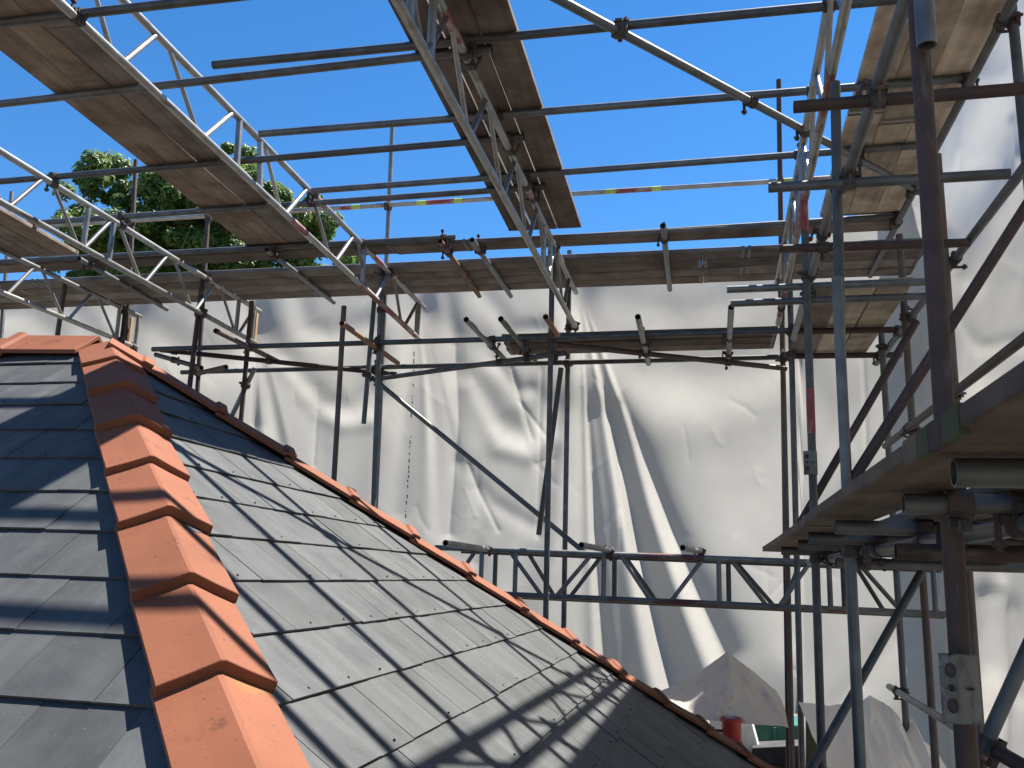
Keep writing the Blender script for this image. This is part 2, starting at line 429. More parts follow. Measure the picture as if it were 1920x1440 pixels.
def cap_run(name, start, d, nrm, first, step, count, lift=0.042, head=None, shift=0.0, body=None, pitch=0.026):
    d = d.normalized(); x = d.cross(nrm).normalized(); z = x.cross(d).normalized()
    for i in range(count):
        s = first if i == 0 else first+HL[name]+(i-1)*step
        o = start + d*s + x*((shift+0.008*s) if shift else 0.0) + z*(lift+random.uniform(-0.002, 0.002))
        tilt = Matrix.Rotation(pitch+random.uniform(-0.006, 0.006), 4, 'X') @ Matrix.Rotation(random.uniform(-0.008, 0.008), 4, 'Z') @ Matrix.Rotation(random.uniform(-0.012, 0.012), 4, 'Y')
        mw = Matrix(((x.x, d.x, z.x, o.x), (x.y, d.y, z.y, o.y), (x.z, d.z, z.z, o.z), (0, 0, 0, 1))) @ tilt
        ob = link(name, head if (head and i == 0) else (body or CT), None, roof, mw)
        # mortar/packing bed is hidden; nothing else here
HN = Vector((1, -1, -T36)); WN = Vector((T36/2, -T36/2, 1))
HFv = Vector((1, 1, -T36)); WF = Vector((T36/2, T36/2, 1))
SH = 0.010
HL = {'hip_tile': 0.0, 'ridge_tile': 0.40}
H1 = cap_tile_mesh(L=0.325, plain_end=True); H2 = cap_tile_mesh(L=0.22)
for h_ in (H1, H2): h_.materials.append(M['terracotta'])
HL['hip_tile'] = 0.325+0.405-0.455; cap_run('hip_tile', APEX, HN, WN, -0.02, 0.405, 13, 0.026, H1, SH, CTN, 0.056)
HL['hip_tile'] = 0.22+0.405-0.455; cap_run('hip_tile', APEX, HFv, WF, -0.02, 0.405, 13, 0.042, H2)
cap_run('ridge_tile', APEX+Vector((-0.02, 0, 0)), Vector((-1, 0, 0)), Vector((0, 0, 1)), 0.05, 0.40, 20, 0.058, None, 0.0, CTR)

# ------------------------------------------------------------------ boards and decks
def board_mesh(L, W=0.220, T=0.038, seed=0):
    rnd = random.Random(seed); V = []; Fc = []; ns = 6
    bow = rnd.uniform(-0.003, 0.003); cup = rnd.uniform(-0.004, 0.004); tw = rnd.uniform(-0.003, 0.003)
    c = 0.004
    for i in range(ns+1):
        t = i/ns; y = L*t; zb = bow*4*t*(1-t); xb = cup*4*t*(1-t)
        for x, z in ((-W/2+c, 0), (W/2-c, 0), (W/2, c), (W/2, T-c), (W/2-c, T), (-W/2+c, T), (-W/2, T-c), (-W/2, c)):
            V.append((x+xb, y, z+zb+tw*(t-.5)*x/W*2))
    for i in range(ns):
        for k in range(8):
            j = (k+1) % 8; Fc.append((i*8+k, i*8+j, i*8+8+j, i*8+8+k))
    Fc.append(tuple(range(8))[::-1]); Fc.append(tuple(range(ns*8, ns*8+8)))
    me = mesh_from(V, Fc, 'board')
    bm = bmesh.new(); bm.from_mesh(me); bmesh.ops.recalc_face_normals(bm, faces=bm.faces); bm.to_mesh(me); bm.free()
    return me
_bs = [0]
def board(parent, p0, p1, mat, upv=Vector((0, 0, 1)), name='board', W=0.220):
    """p0-p1: centre line of the board's underside"""
    p0 = Vector(p0); p1 = Vector(p1); _bs[0] += 1
    d = (p1-p0).normalized(); x = d.cross(upv).normalized(); z = x.cross(d)
    mw = Matrix(((x.x, d.x, z.x, p0.x), (x.y, d.y, z.y, p0.y), (x.z, d.z, z.z, p0.z), (0, 0, 0, 1)))
    L = (p1-p0).length
    o = link(name, board_mesh(L, W, seed=_bs[0]), mat, parent, mw)
    # galvanised end hoops
    for yy in (0.012, L-0.042):
        V = [(sx*(W/2+0.0015), y, z2) for y in (yy, yy+0.03) for sx, z2 in ((-1, -0.0015), (1, -0.0015), (1, 0.0395), (-1, 0.0395))]
        me = mesh_from(V, [(0, 1, 5, 4), (1, 2, 6, 5), (2, 3, 7, 6), (3, 0, 4, 7)])
        link('end_band', me, 'steel_band', o, mw)
    return o
ZT = 3.05                       # overhead crossbars
ZB = ZT+R48+0.002               # underside of the boards on them
def walkway(name, label, a0, b0, a1, b1, split, mats, gaps=(0, 0), bw=0.220):
    """three boards side by side from the near end (a0..b0) to the far end (a1..b1); each row in lengths"""
    t = thing(name, label, 'walkway', (Vector(a0)+Vector(b1))/2)
    a0, b0, a1, b1 = map(Vector, (a0, b0, a1, b1))
    W = (b0-a0).length
    offs = [bw/2, 0.5*W+gaps[0], W-bw/2]
    for i in range(3):
        f = offs[i]/W
        s = a0.lerp(b0, f); e = a1.lerp(b1, f)
        cuts = [0]+split[i]+[1]
        for k in range(len(cuts)-1):
            g = 0.0004
            board(t, s.lerp(e, cuts[k]+g), s.lerp(e, cuts[k+1]-g), mats[i], W=bw)
    return t
# left walkway: its edges as seen, run back over the camera's left
LB0, LB1 = P(100, 0, Z=ZB), P(582, 463, Z=ZB)
LA0, LA1 = P(0, 97, Z=ZB), P(473, 462, Z=ZB)
# make both edges end on the same lines
def onY(p, q, y): return p+(q-p)*((y-p.y)/(q.y-p.y))
la0, la1 = onY(LA0, LA1, 0.9), onY(LA0, LA1, 7.66); lb0, lb1 = onY(LB0, LB1, 0.9), onY(LB0, LB1, 7.66)
mid_ = (la0+lb0)/2; wdt_ = Vector((0.335, 0, 0)); la0, lb0 = mid_-wdt_, mid_+wdt_
mid_ = (la1+lb1)/2; la1, lb1 = mid_-wdt_, mid_+wdt_
walkway('board_walkway', 'left overhead walkway of three brown planks beside a silver lattice beam', la0, lb0, la1, lb1, [[0.42], [0.55], [0.47]], ['board_wood', 'board_wood', 'weathered_board'])
ma0, ma1 = onY(P(725, 0, Z=ZB), P(957, 440, Z=ZB), 0.3), onY(P(725, 0, Z=ZB), P(957, 440, Z=ZB), 7.63)
mb0, mb1 = onY(P(952, 0, Z=ZB), P(1092, 430, Z=ZB), 0.3), onY(P(952, 0, Z=ZB), P(1092, 430, Z=ZB), 7.63)
walkway('board_walkway', 'middle overhead walkway of gapped brown planks above the centre lattice beam', ma0, mb0, ma1, mb1, [[0.5], [0.46], [0.52]], ['dark_board', 'dark_board', 'dark_board'], gaps=(0.004,), bw=0.213)
ra0, ra1 = onY(P(1650, 0, Z=ZB), P(1540, 400, Z=ZB), -0.6), onY(P(1650, 0, Z=ZB), P(1540, 400, Z=ZB), 7.68)
rb0, rb1 = ra0+Vector((0.661, 0, 0)), ra1+Vector((0.661, 0, 0))
walkway('board_walkway', 'right overhead walkway of pale planks next to the plastic sheet', ra0, rb0, ra1, rb1, [[0.33, 0.78], [0.4, 0.80], [0.36, 0.76]], ['pale_board', 'pale_board', 'pale_board'])
# far left walkway, only its end in view
wa1 = P(60, 478, Z=2.95); wb1 = P(147, 478, Z=2.95)
wa0 = Vector((wb1.x-0.68, 2.6, 3.12)); wb0 = Vector((wb1.x, 2.6, 3.12)); wa1 = Vector((wb1.x-0.68, wb1.y, 2.95))
walkway('board_walkway', 'far left walkway of planks ending above the back deck', wa0, wb0, wa1, wb1, [[0.4], [0.5], [0.45]], ['dark_board', 'weathered_board', 'board_wood'])

def deck(name, label, rows, mat_fn, z, along='X'):
    pass
back = thing('board_deck', 'long upper deck of weathered planks running across above the back sheet', 'deck', (-3, 8.6, 3.0))
DZ = 3.0
rowsY = [7.80, 8.30, 8.535, 8.77, 9.005]
for i, yy in enumerate(rowsY):
    cuts = [-11.6, -7.7+0.4*(i % 2), -3.8-0.5*(i % 3), -0.05+0.4*(i % 2), 1.95]
    if i == 0: cuts = [-11.0, -6.9, -2.95, -2.2, 1.55] 
    for a, b2 in zip(cuts[:-1], cuts[1:]):
        zz = DZ + (0.0 if i else 0.012)
        board(back, (a+0.0015, yy+random.uniform(-.006, .006), zz), (b2-0.0015, yy+random.uniform(-.006, .006), zz+random.uniform(-.004, .008)), 'weathered_board' if i % 2 else 'dark_board')
low = thing('board_deck', 'short lower deck of dark planks on the back scaffold behind the centre standard', 'deck', (-0.6, 8.7, 2.2))
for i, yy in enumerate((8.40, 8.64, 8.88)):
    board(low, (-1.98-0.03*i, yy, 2.245), (0.62, yy, 2.25), 'grimy_board')
cor = thing('board_deck', 'lower corner deck of pale planks on the right scaffold by the sheet', 'deck', (1.1, 7.5, 2.05))
for i, xx in enumerate((0.83, 1.055, 1.28)):
    board(cor, (xx, 6.45-0.02*i, 2.055), (xx, 8.52, 2.055), 'pale_board' if i else 'board_wood')
near = thing('board_deck', 'near platform of rough planks jutting in at the lower right', 'deck', (0.9, 3.4, 0.2))
NZ = 0.225
for i, xx in enumerate((0.475, 0.80, 1.03, 1.26)):
    e = (7.45, 7.2, 7.1, 7.0)[i]
    for a, b2 in ((0.3, 3.9+0.3*(i % 2)), (3.9+0.3*(i % 2), e)):
        board(near, (xx+0.02*(a > 4), a+0.004, NZ+random.uniform(0, .004)), (xx+0.02*(a > 3), b2-0.004, NZ+random.uniform(0, .004)), 'dark_board' if i else 'grimy_board')
nb = [o for o in near.children][0]
for xa, ya, xb, mt in ((1697, 868, 1722, 'grimy_board'), (1722, 854, 1744, 'moss_paint'), (1744, 840, 1768, 'plum_paint'), (1768, 826, 1803, 'moss_paint')):
    Ya = P(xb, ya, X=0.363).y; Yb = P(xa, ya, X=0.363).y
    bm = bmesh.new(); box_bm(bm, (0.3685, (Ya+Yb)/2, NZ+0.021), (0.016, abs(Yb-Ya), 0.047)); link('paint_mark', bm_mesh(bm), mt, nb)

# ------------------------------------------------------------------ overhead crossbars, each a tube of its own
def crossbar(label, p0, p1, mat, bands=()):
    p0 = Vector(p0); p1 = Vector(p1)
    o = tube('scaffold_tube', p0, p1, mat, None, 'over')
    tag(o, label, 'scaffold tube', 'overhead crossbars')
    for t0, t1, bm_ in bands: band('paint_band', o, p0, p1, t0, t1, bm_)
    return o
def flat(a, b2, z=ZT):
    p, q = P(*a, Z=z), P(*b2, Z=z); return p, q
c0 = Vector((-4.6, 3.18, ZT)); crossbar('overhead crossbar tube nearest the viewer, above the picture, casting the lowest bar shadow', c0, (1.75, 3.18, ZT), 'galvanised')
crossbar('overhead crossbar tube just above the picture, second nearest the viewer', (-4.4, 3.46, ZT), (1.75, 3.46, ZT), 'galvanised')
p, q = flat((-40, 49), (490, -4)); crossbar('grey overhead tube crossing the top left corner over the left walkway', p+(p-q)*0.3, Vector((1.75, q.y, ZT)), 'dull_galvanised', ((3.2, 3.6, 'red_paint'),))
p, q = flat((-30, 198), (922, 91)); crossbar('grey overhead tube from the left edge ending under the middle walkway near the top', p+(p-q)*0.2, q, 'dull_galvanised')
p, q = flat((400, 122), (1690, -2)); crossbar('topmost grey tube across the sky with a free end between left and middle walkways', p, q, 'dull_galvanised')
p, q = flat((487, 251), (1825, 146)); crossbar('long grey tube crossing the sky to the right walkway, second from the top', p, q, 'galvanised')
p, q = flat((-20, 342), (983, 257)); crossbar('grey tube in front of the tree top ending under the middle walkway', p+(p-q)*0.2, q, 'dull_galvanised')
p, q = flat((585, 358), (1723, 273)); crossbar('grey tube from the left lattice beam to the right walkway, third across the sky', p, q, 'galvanised')
p, q = flat((-20, 424), (1023, 350)); crossbar('grey tube across the middle of the tree ending at the middle walkway', p+(p-q)*0.2, q, 'dull_galvanised')
p, q = flat((-60, 494), (853, 445)); crossbar('grey tube along the front of the back deck, left length with its free end', p+(p-q)*0.3, q, 'dull_galvanised')
p, q = flat((700, 464), (1695, 400)); crossbar('grey tube along the front of the back deck reaching the right walkway', p+Vector((0, 0.055, 0)), q+Vector((0, 0.055, 0)), 'dull_galvanised')
d0, d1 = P(1035, -8, Z=3.02), P(1728, 362, Z=2.98)
o = tube('scaffold_tube', d0+(d0-d1)*0.25, d1, 'galvanised', None, 'over'); tag(o, 'long diagonal brace tube descending across the sky from top centre to the right walkway', 'scaffold tube', 'overhead crossbars')

# ------------------------------------------------------------------ lattice beams
def lattice(label, b0, b1, t0, t1, nodes, parent=None, rc=R48, rb=0.0185, mat='aluminium', key='over', red=()):
    """bottom chord b0-b1, top chord t0-t1; nodes = list of ((u on top), (u on bottom), flat?) in metres along"""
    b0, b1, t0, t1 = map(Vector, (b0, b1, t0, t1))
    root = thing('lattice_beam', label, 'lattice beam', (b0+b1)/2)
    bo = tube('bottom_chord', b0, b1, mat, root, key, rc); to = tube('top_chord', t0, t1, mat, root, key, rc)
    L = (b1-b0).length
    db = (b1-b0).normalized(); dt = (t1-t0).normalized()
    for ut, ub, rr in nodes:
        if ut < 0.02 or ub < 0.02 or ut > L-0.02 or ub > L-0.02: continue
        tube('lattice_bar', b0+db*ub, t0+dt*ut, mat, root, None, rb*rr, reg=False)
    for which, u0, u1, mm in red:
        if which == 'b': band('paint_band', bo, b0, b1, u0, u1, mm, rc+0.0012)
        else: band('paint_band', to, t0, t1, u0, u1, mm, rc+0.0012)
    return root
def zig(L, start, half=0.415, post_at=()):
    """bars in zigzag, with posts at unit joints"""
    out = []; u = start; k = 0
    while u < L+1:
        out.append((u, u+half-0.05, 0.85)); out.append((u+2*half-0.10, u+half+0.03, 1.0)); u += 2*half
    for pa in post_at: out.append((pa, pa, 1.25)); out.append((pa+0.33, pa+0.33, 1.25))
    return out
XL = -3.5
lb_b0, lb_b1 = P(107, 0, X=XL), P(789, 639, Y=9.2)
lb_t0, lb_t1 = P(230, 0, X=XL), P(795, 577, Y=9.2)
Bs, Bt = lb_b0.copy(), lb_t0.copy()
bd = (lb_b1-lb_b0); td = (lb_t1-lb_t0)
yb = 1.2
B0 = lb_b0+bd*((yb-lb_b0.y)/bd.y); T0_ = lb_t0+td*((yb-lb_t0.y)/td.y)
nd = []
for ty, by, r_ in ((4.02, 4.25, .85), (4.66, 4.36, 1.05), (4.78, 5.11, .85), (5.53, 5.19, 1.05), (5.62, 5.60, 1.3), (5.90, 5.92, 1.3), (5.96, 6.22, .85), (6.64, 6.31, 1.05), (6.72, 7.06, .85), (7.52, 7.20, 1.05), (7.60, 7.85, .85), (7.75, 7.75, 1.2), (8.35, 8.05, 1.0), (8.45, 8.7, .85), (9.1, 8.8, 1.0), (3.92, 3.45, 1.05), (3.05, 3.4, .85), (2.9, 2.6, 1.05), (2.1, 2.5, .85), (9.15, 9.15, 1.2)):
    nd.append((ty-yb, by-yb, r_))
lattice('silver lattice beam sloping along the right edge of the left walkway', B0, lb_b1, T0_, lb_t1, nd, red=(('b', 6.5, 7.9, 'red_paint'), ('b', 5.2, 5.45, 'red_paint'), ('t', 5.6, 5.75, 'red_paint'), ('t', 6.75, 6.95, 'red_paint')))
def edge_beam(label, tb0, tb1, tt0, tt1, yfar, ynear, phase, posts, red=(), half=0.415):
    b1 = P(*tb1, Y=yfar); t1 = P(*tt1, Y=yfar)
    b1.x = t1.x = (b1.x+t1.x)/2
    b0 = P(*tb0, X=b1.x-0.12); t0 = P(*tt0, X=b1.x-0.12)
    b0 = b0+(b1-b0)*((ynear-b0.y)/(b1.y-b0.y)); t0 = t0+(t1-t0)*((ynear-t0.y)/(t1.y-t0.y))
    return lattice(label, b0, b1, t0, t1, zig((b1-b0).length, phase, half, posts), red=red)
edge_beam('silver lattice beam in front of the tree, second from the left', (0, 378), (480, 645), (0, 283), (489, 584), 9.2, 2.4, 0.15, (3.9, 6.35))
edge_beam('silver lattice beam at the far left, its end reaching the roof ridge', (0, 547), (262, 652), (7, 472), (258, 594), 9.2, 3.2, 0.3, (2.2, 5.65))
# middle beam: straight, under the crossbars
XM = -1.375
mB1 = P(1081, 549, Y=9.1); mA1 = P(1078, 614, Y=9.1); mB1.x = mA1.x = XM
mz0 = ZT-0.052
lattice('dull silver lattice beam hanging under the middle walkway', (XM, 0.6, mz0-0.44), mA1, (XM, 0.6, mz0), mB1, zig(8.6, 0.2, 0.44, (3.05, 6.6)), red=(('t', 3.55, 3.85, 'red_paint'), ('t', 5.9, 6.05, 'red_paint')))
# right beam, nearly edge on
XR = 0.665
rb_1 = P(1459, 604, Y=8.75); rt_1 = P(1454, 560, Y=8.75)
lattice('white and red paint-stained lattice beam seen end-on left of the right walkway', (XR, 0.2, 2.90), (rb_1.x, 8.75, 2.44), (XR, 0.2, 3.30), (rb_1.x, 8.75, 2.84), zig(8.55, 0.1, 0.42, (3.4, 6.0)), mat='aluminium', red=(('b', 4.4, 5.0, 'red_paint'), ('b', 5.8, 6.5, 'red_paint'), ('b', 7.6, 8.3, 'red_paint')))
# low beam across the back
zt_, zb_ = 0.20, -0.21
def low_nodes(x0, posts, diags, Yv):
    f = lambda px_: P(px_, 1080, Y=Yv).x-x0
    return [(f(p_), f(p_), 1.1) for p_ in posts] + [(f(a), f(b2), 0.95) for a, b2 in diags]
LF_ = low_nodes(-2.62, (902, 966, 1132, 1348, 1555, 1750), ((892, 840), (953, 1017), (1110, 1043), (1163, 1220), (1320, 1257), (1370, 1437), (1520, 1459), (1612, 1687), (1773, 1717)), 8.5)
LR_ = low_nodes(-2.40, (928, 1152, 1366, 1581), ((990, 1042), (1127, 1067), (1173, 1233), (1380, 1453), (1606, 1656), (1500, 1464)), 8.66)
lattice('grey lattice beam crossing low in front of the back sheet', (-2.62, 8.50, zb_+0.02), (1.95, 8.50, zb_-0.02), (-2.62, 8.50, zt_+0.02), (1.95, 8.50, zt_-0.04), LF_, mat='galvanised', key='back', rb=0.021, red=(('t', 2.0, 2.5, 'worn_red'), ('b', 2.1, 2.75, 'worn_red'), ('b', 3.6, 4.1, 'worn_red')))
lattice('second grey lattice beam standing close behind the low back beam', (-2.40, 8.66, zb_), (1.95, 8.66, zb_-0.04), (-2.40, 8.66, zt_), (1.95, 8.66, zt_-0.06), LR_, mat='dull_galvanised', key='back', rb=0.021)

# ------------------------------------------------------------------ back scaffold
GZ = -4.3
bs = thing('scaffold', 'tall tube scaffold standing across the back in front of the white sheet', 'scaffold', (-2.5, 8.7, GZ))
YI, YO = 8.30, 9.10
def std(parent, px_top, px_bot, Y, mat, ztop=None, zbot=GZ, name='standard', key='back'):
    """upright through two image points at one depth; kept straight"""
    a, b2 = P(*px_top, Y=Y), P(*px_bot, Y=Y)
    d = (b2-a)/(b2.z-a.z)
    top = a if ztop is None else a+d*(ztop-a.z)
    lean = Vector((d.x, d.y, 1))
    bot = a + lean*(zbot-a.z)
    return tube(name, bot, top, mat, parent, key)
std(bs, (1036, 470), (1023, 1170), YI, 'dull_galvanised')
std(bs, (1068, 470), (1057, 1170), YO, 'dull_galvanised')
std(bs, (645, 574), (627, 885), 8.05, 'brown_steel')
std(bs, (716, 500), (702, 900), YI, 'dull_galvanised')
std(bs, (702, 560), (690, 700), YO-0.25, 'dull_galvanised', zbot=1.5, name='post')
std(bs, (383, 500), (356, 720), YI-0.2, 'rusty')
std(bs, (472, 565), (458, 720), YO-0.3, 'rusty')
std(bs, (124, 520), (106, 640), YI, 'brown_steel')
std(bs, (236, 574), (226, 660), YO-0.2, 'rusty')
std(bs, (1466, 600), (1480, 1207), YO, 'brown_steel')
std(bs, (1480, 500), (1498, 1207), YI, 'dull_galvanised')
# outer uprights rising above the deck
std(bs, (736, 238), (727, 440), YO+0.04, 'galvanised')
std(bs, (1460, 150), (1464, 420), YO+0.04, 'rusty')
std(bs, (255, 300), (246, 470), YO+0.04, 'rusty', name='standard')
std(bs, (390, 404), (386, 470), YO-0.02, 'rusty')
std(bs, (22, 360), (14, 470), YO+0.04, 'galvanised')
# ledgers
tube('ledger', P(286, 655, Y=YI-0.05), P(1512, 619, Y=YI-0.05), 'dull_galvanised', bs, 'back')
tube('ledger', P(340, 698, Y=YO-0.06), P(1480, 669, Y=YO-0.06), 'dull_galvanised', bs, 'back')
# plan braces and diagonals
tube('brace', P(300, 656, Y=YI), P(744, 702, Y=YO), 'rusty', bs, 'back')
tube('brace', P(702, 711, Y=YO-0.1), P(1060, 662, Y=YI+0.05), 'dull_galvanised', bs, 'back')
tube('brace', P(1045, 646, Y=YI+0.1), P(1475, 691, Y=YO-0.1), 'brown_steel', bs, 'back')
tube('brace', P(695, 706, Y=8.95), P(1100, 1039, Y=8.95), 'dull_galvanised', bs, 'back')
tube('brace', P(1052, 690, Y=8.62), P(1010, 1003, Y=8.62), 'brown_steel', bs, 'back')
tube('brace', P(478, 690, Y=8.85), P(425, 800, Y=8.85), 'galvanised', bs, 'back')
# putlogs under the upper deck and the lower lift
for a, b2, mt in (((825, 452), (899, 555), 'orange_rust'), ((885, 450), (958, 555), 'galvanised'), ((1243, 423), (1256, 543), 'galvanised'), ((500, 468), (626, 567), 'galvanised'), ((148, 485), (313, 580), 'dull_galvanised')):
    tube('putlog', P(*a, Z=2.968), P(*b2, Z=2.968), mt, bs, 'back')
for a, b2, mt, z in (((641, 606), (746, 681), 'orange_rust', 2.17), ((404, 620), (522, 678), 'brown_steel', 2.20), ((874, 599), (948, 676), 'galvanised', 2.15), ((939, 598), (1003, 676), 'dull_galvanised', 2.15), ((1023, 594), (1046, 628), 'orange_rust', 2.17), ((1196, 594), (1216, 682), 'galvanised', 2.15), ((1371, 576), (1366, 668), 'galvanised', 2.17)):
    tube('putlog', P(*a, Z=z), P(*b2, Z=z), mt, bs, 'back')
for a, b2 in (((372, 700), (424, 688)), ((292, 665), (378, 690))):
    tube('putlog', P(*a, Y=8.5), P(*b2, Y=8.2), 'brown_steel', bs, 'back')
for a, b2, yn in (((835, 1018), (921, 1031), 7.4), ((1090, 1022), (1148, 1033), 7.6), ((1280, 1027), (1318, 1035), 7.85)):
    tube('putlog', P(*a, Y=yn), P(*b2, Y=8.58), 'galvanised', bs, 'back')
# guard rail with tape
g0, g1 = P(93, 427, Y=YO-0.02), P(1690, 321, Y=YO-0.02); g0.z = g1.z = (g0.z+g1.z)/2
g0 = Vector((-9.2, YO-0.02, g0.z))
gr = tube('guard_rail', g0, g1, 'aluminium', bs, 'back')
gd = (g1-g0).normalized()
for xs, xe, mt in ((640, 660, 'red_paint'), (660, 676, 'green_tape'), (782, 800, 'green_tape'), (800, 852, 'red_paint'), (852, 868, 'green_tape'), (1136, 1154, 'green_tape'), (1154, 1222, 'red_paint'), (1222, 1240, 'green_tape'), (1468, 1486, 'green_tape'), (1486, 1560, 'red_paint'), (1560, 1575, 'green_tape')):
    ya = 427+(321-427)*(xs-93)/(1690-93)
    ta = (P(xs, ya, Y=YO-0.02).x-g0.x); tb = (P(xe, ya, Y=YO-0.02).x-g0.x)
    band('tape_band', gr, g0, g1, ta, tb, mt)
p = P(117, 545, Y=YI); 

# ------------------------------------------------------------------ right scaffold
rs = thing('scaffold', 'dark tube scaffold with rusty uprights along the right-hand sheet', 'scaffold', (1.0, 5.0, GZ))
def rstd(a, b2, mat, X=None, Y=None, ztop=None, zbot=GZ, r=R48, name='standard'):
    p = P(*a, X=X, Y=Y); Yv = p.y
    return std(rs, a, b2, Yv, mat, ztop, zbot, name, 'right')
big = rstd((1726, 100), (1799, 1207), 'rusty', Y=2.48, ztop=4.2)
rstd((1738, 86), (1733, 10), 'galvanised', Y=2.41, ztop=3.6, zbot=P(1738, 86, Y=2.41).z, name='spigot_tube')
rstd((1573, 600), (1602, 1207), 'galvanised', Y=4.60, ztop=P(1576, 520, Y=4.60).z)
rstd((1566, 155), (1574, 560), 'dull_galvanised', Y=4.64, zbot=P(1574, 560, Y=4.64).z-0.2, name='standard')
rstd((1508, 392), (1534, 1207), 'dull_galvanised', Y=6.1)
for a, b2, Xv, mt, zt in (((1757, 290), (1832, 1300), 1.44, 'brown_steel', None), ((1686, 440), (1748, 1345), 1.46, 'brown_steel', None), ((1652, 620), (1698, 1345), 1.46, 'dull_galvanised', None)):
    p = P(*((a[0]+b2[0])/2, (a[1]+b2[1])/2), X=Xv); std(rs, a, b2, p.y, mt, zt, GZ, 'standard', 'right')
p = P(1905, 110, X=1.62); tube('standard', Vector((p.x+0.02, p.y, GZ)), Vector((p.x, p.y, 4.4)), 'dull_galvanised', rs, 'right')
# ledgers
tube('ledger', (0.69, 1.2, 2.0), (0.69, 4.62, 2.0), 'dull_galvanised', rs, 'right')
tube('ledger', (0.665, 4.72, 2.04), (0.70, 7.72, 2.02), 'galvanised', rs, 'right')
tube('ledger', (1.50, 1.0, 1.99), (1.50, 8.60, 1.99), 'dull_galvanised', rs, 'right')
tube('ledger', (1.565, 1.0, 2.985), (1.565, 9.05, 2.985), 'dull_galvanised', rs, 'right')
tube('guard_rail', (1.42, 1.0, 1.13), (1.42, 7.95, 1.13), 'brown_steel', rs, 'right')
tube('ledger', (1.42, 3.0, -0.83), (1.42, 8.35, -0.83), 'galvanised', rs, 'right')
tube('ledger', (0.73, 0.2, 0.15), (0.73, 7.4, 0.15), 'galvanised', rs, 'right')
tube('ledger', (1.36, 0.2, 0.15), (1.36, 8.4, 0.15), 'rusty', rs, 'right')
# transoms of the lift above head height
for a, b2, z, mt in (((1488, 201), (1960, 163), 1.95, 'rusty'), ((1441, 352), (1893, 326), 1.95, 'dull_galvanised'), ((1462, 467), (1818, 455), 1.955, 'rusty'), ((1363, 543), (1742, 528), 2.02, 'galvanised'), ((1370, 569), (1742, 555), 1.965, 'galvanised'), ((1495, 621), (1700, 618), 2.02, 'rusty'), ((1475, 668), (1690, 665), 2.02, 'rusty')):
    tube('transom', P(*a, Z=z), P(*b2, Z=z), mt, rs, 'right')
# transoms under the near platform
for a, Yv in (((1787, 872), 1.72), ((1693, 935), 2.40), ((1567, 1000), 3.45), ((1516, 1017), 4.35), ((1497, 1030), 5.2), ((1465, 1033), 6.3)):
    p = P(*a, Y=Yv); p.z = NZ-R48-0.002
    tube('transom', p, (1.75, Yv, p.z), 'dull_galvanised', rs, 'right')
tube('transom', (0.55, 3.0, 0.10), (1.8, 3.0, 0.10), 'rusty', rs, 'right'); tube('transom', (0.6, 4.8, 0.10), (1.8, 4.9, 0.10), 'dull_galvanised', rs, 'right')
# braces
tube('brace', P(1590, 914, Y=4.62), P(1935, 370, Y=4.35), 'rusty', rs, 'right')
tube('brace', P(1488, 1003, Y=6.2), P(1718, 602, Y=6.35), 'rusty', rs, 'right')
tube('brace', P(1506, 1468, Y=5.86), P(1728, 1072, Y=6.1), 'dull_galvanised', rs, 'right')
tube('brace', P(1843, 1405, Y=3.6), P(1940, 1190, Y=3.6), 'dull_galvanised', rs, 'right')
tube('ledger', P(1845, 1395, Y=3.7), P(1960, 1462, Y=3.2), 'rusty', rs, 'right')

# sleeve couplers: folded plates with punched slots
def sleeve(host, c, Yv, w_, h_, face=Vector((0, -1, 0))):
    ax = Vector((0, 0, 1)); x = ax.cross(face).normalized()*-1
    bm = bmesh.new()
    g = bmesh.ops.create_grid(bm, x_segments=8, y_segments=10, size=0.5)
    for v in bm.verts:
        xx, yy = v.co.x, v.co.y
        v.co = Vector((xx*w_, -0.018*math.cos(xx*2.6)-0.012, yy*h_))
    bmesh.ops.solidify(bm, geom=bm.faces[:], thickness=0.004)
    mw = Matrix.Translation(c) @ Matrix(((x.x, -face.x, 0, 0), (x.y, -face.y, 0, 0), (0, 0, 1, 0), (0, 0, 0, 1)))
    me = bm_mesh(bm, 'sleeve', True)
    o = link('sleeve_coupler', me, 'pale_steel', host, mw)
    for dx, dz2, rx, rz in ((0.26, 0.26, .13, .11), (0.26, 0.0, .08, .05), (0.26, -0.26, .13, .11), (-0.2, 0.0, .12, .025)):
        V = []; k = 16
        for rr in (1.0, 0.62):
            for i in range(k):
                a = 2*math.pi*i/k; xx = dx*w_+rx*w_*rr*math.cos(a); zz = dz2*h_+rz*h_*rr*math.sin(a)
                V.append((xx, -0.018*math.cos(xx/w_*2.6)-0.012-0.0055-(0.004 if rr == 1.0 else -0.003), zz))
        Fc = [(i, (i+1) % k, k+(i+1) % k, k+i) for i in range(k)] + [tuple(range(k, 2*k))]
        link('slot_boss', mesh_from(V, Fc, 'slot', True), 'coupler_steel', host, mw)
c = P(1797, 1288, Y=2.43); sleeve(big, c, 2.43, 0.088, 0.155)
for o_ in rs.children: pass
c = P(1519, 868, Y=6.06); h3 = [o for o, a, b2, k in TUBES if k == 'right' and abs(a.y-6.1) < 0.12 and o.name.startswith('standard')][0]
sleeve(h3, c, 6.06, 0.085, 0.15)
# painted bands on uprights
for o, a, b2, k in list(TUBES):
    if o == h3:
        tot = (b2-a).length
        for z0, z1, mt in ((0.95, 1.25, 'red_paint'), (2.35, 2.62, 'red_paint')):
            band('paint_band', o, a, b2, z0-a.z, z1-a.z, mt)

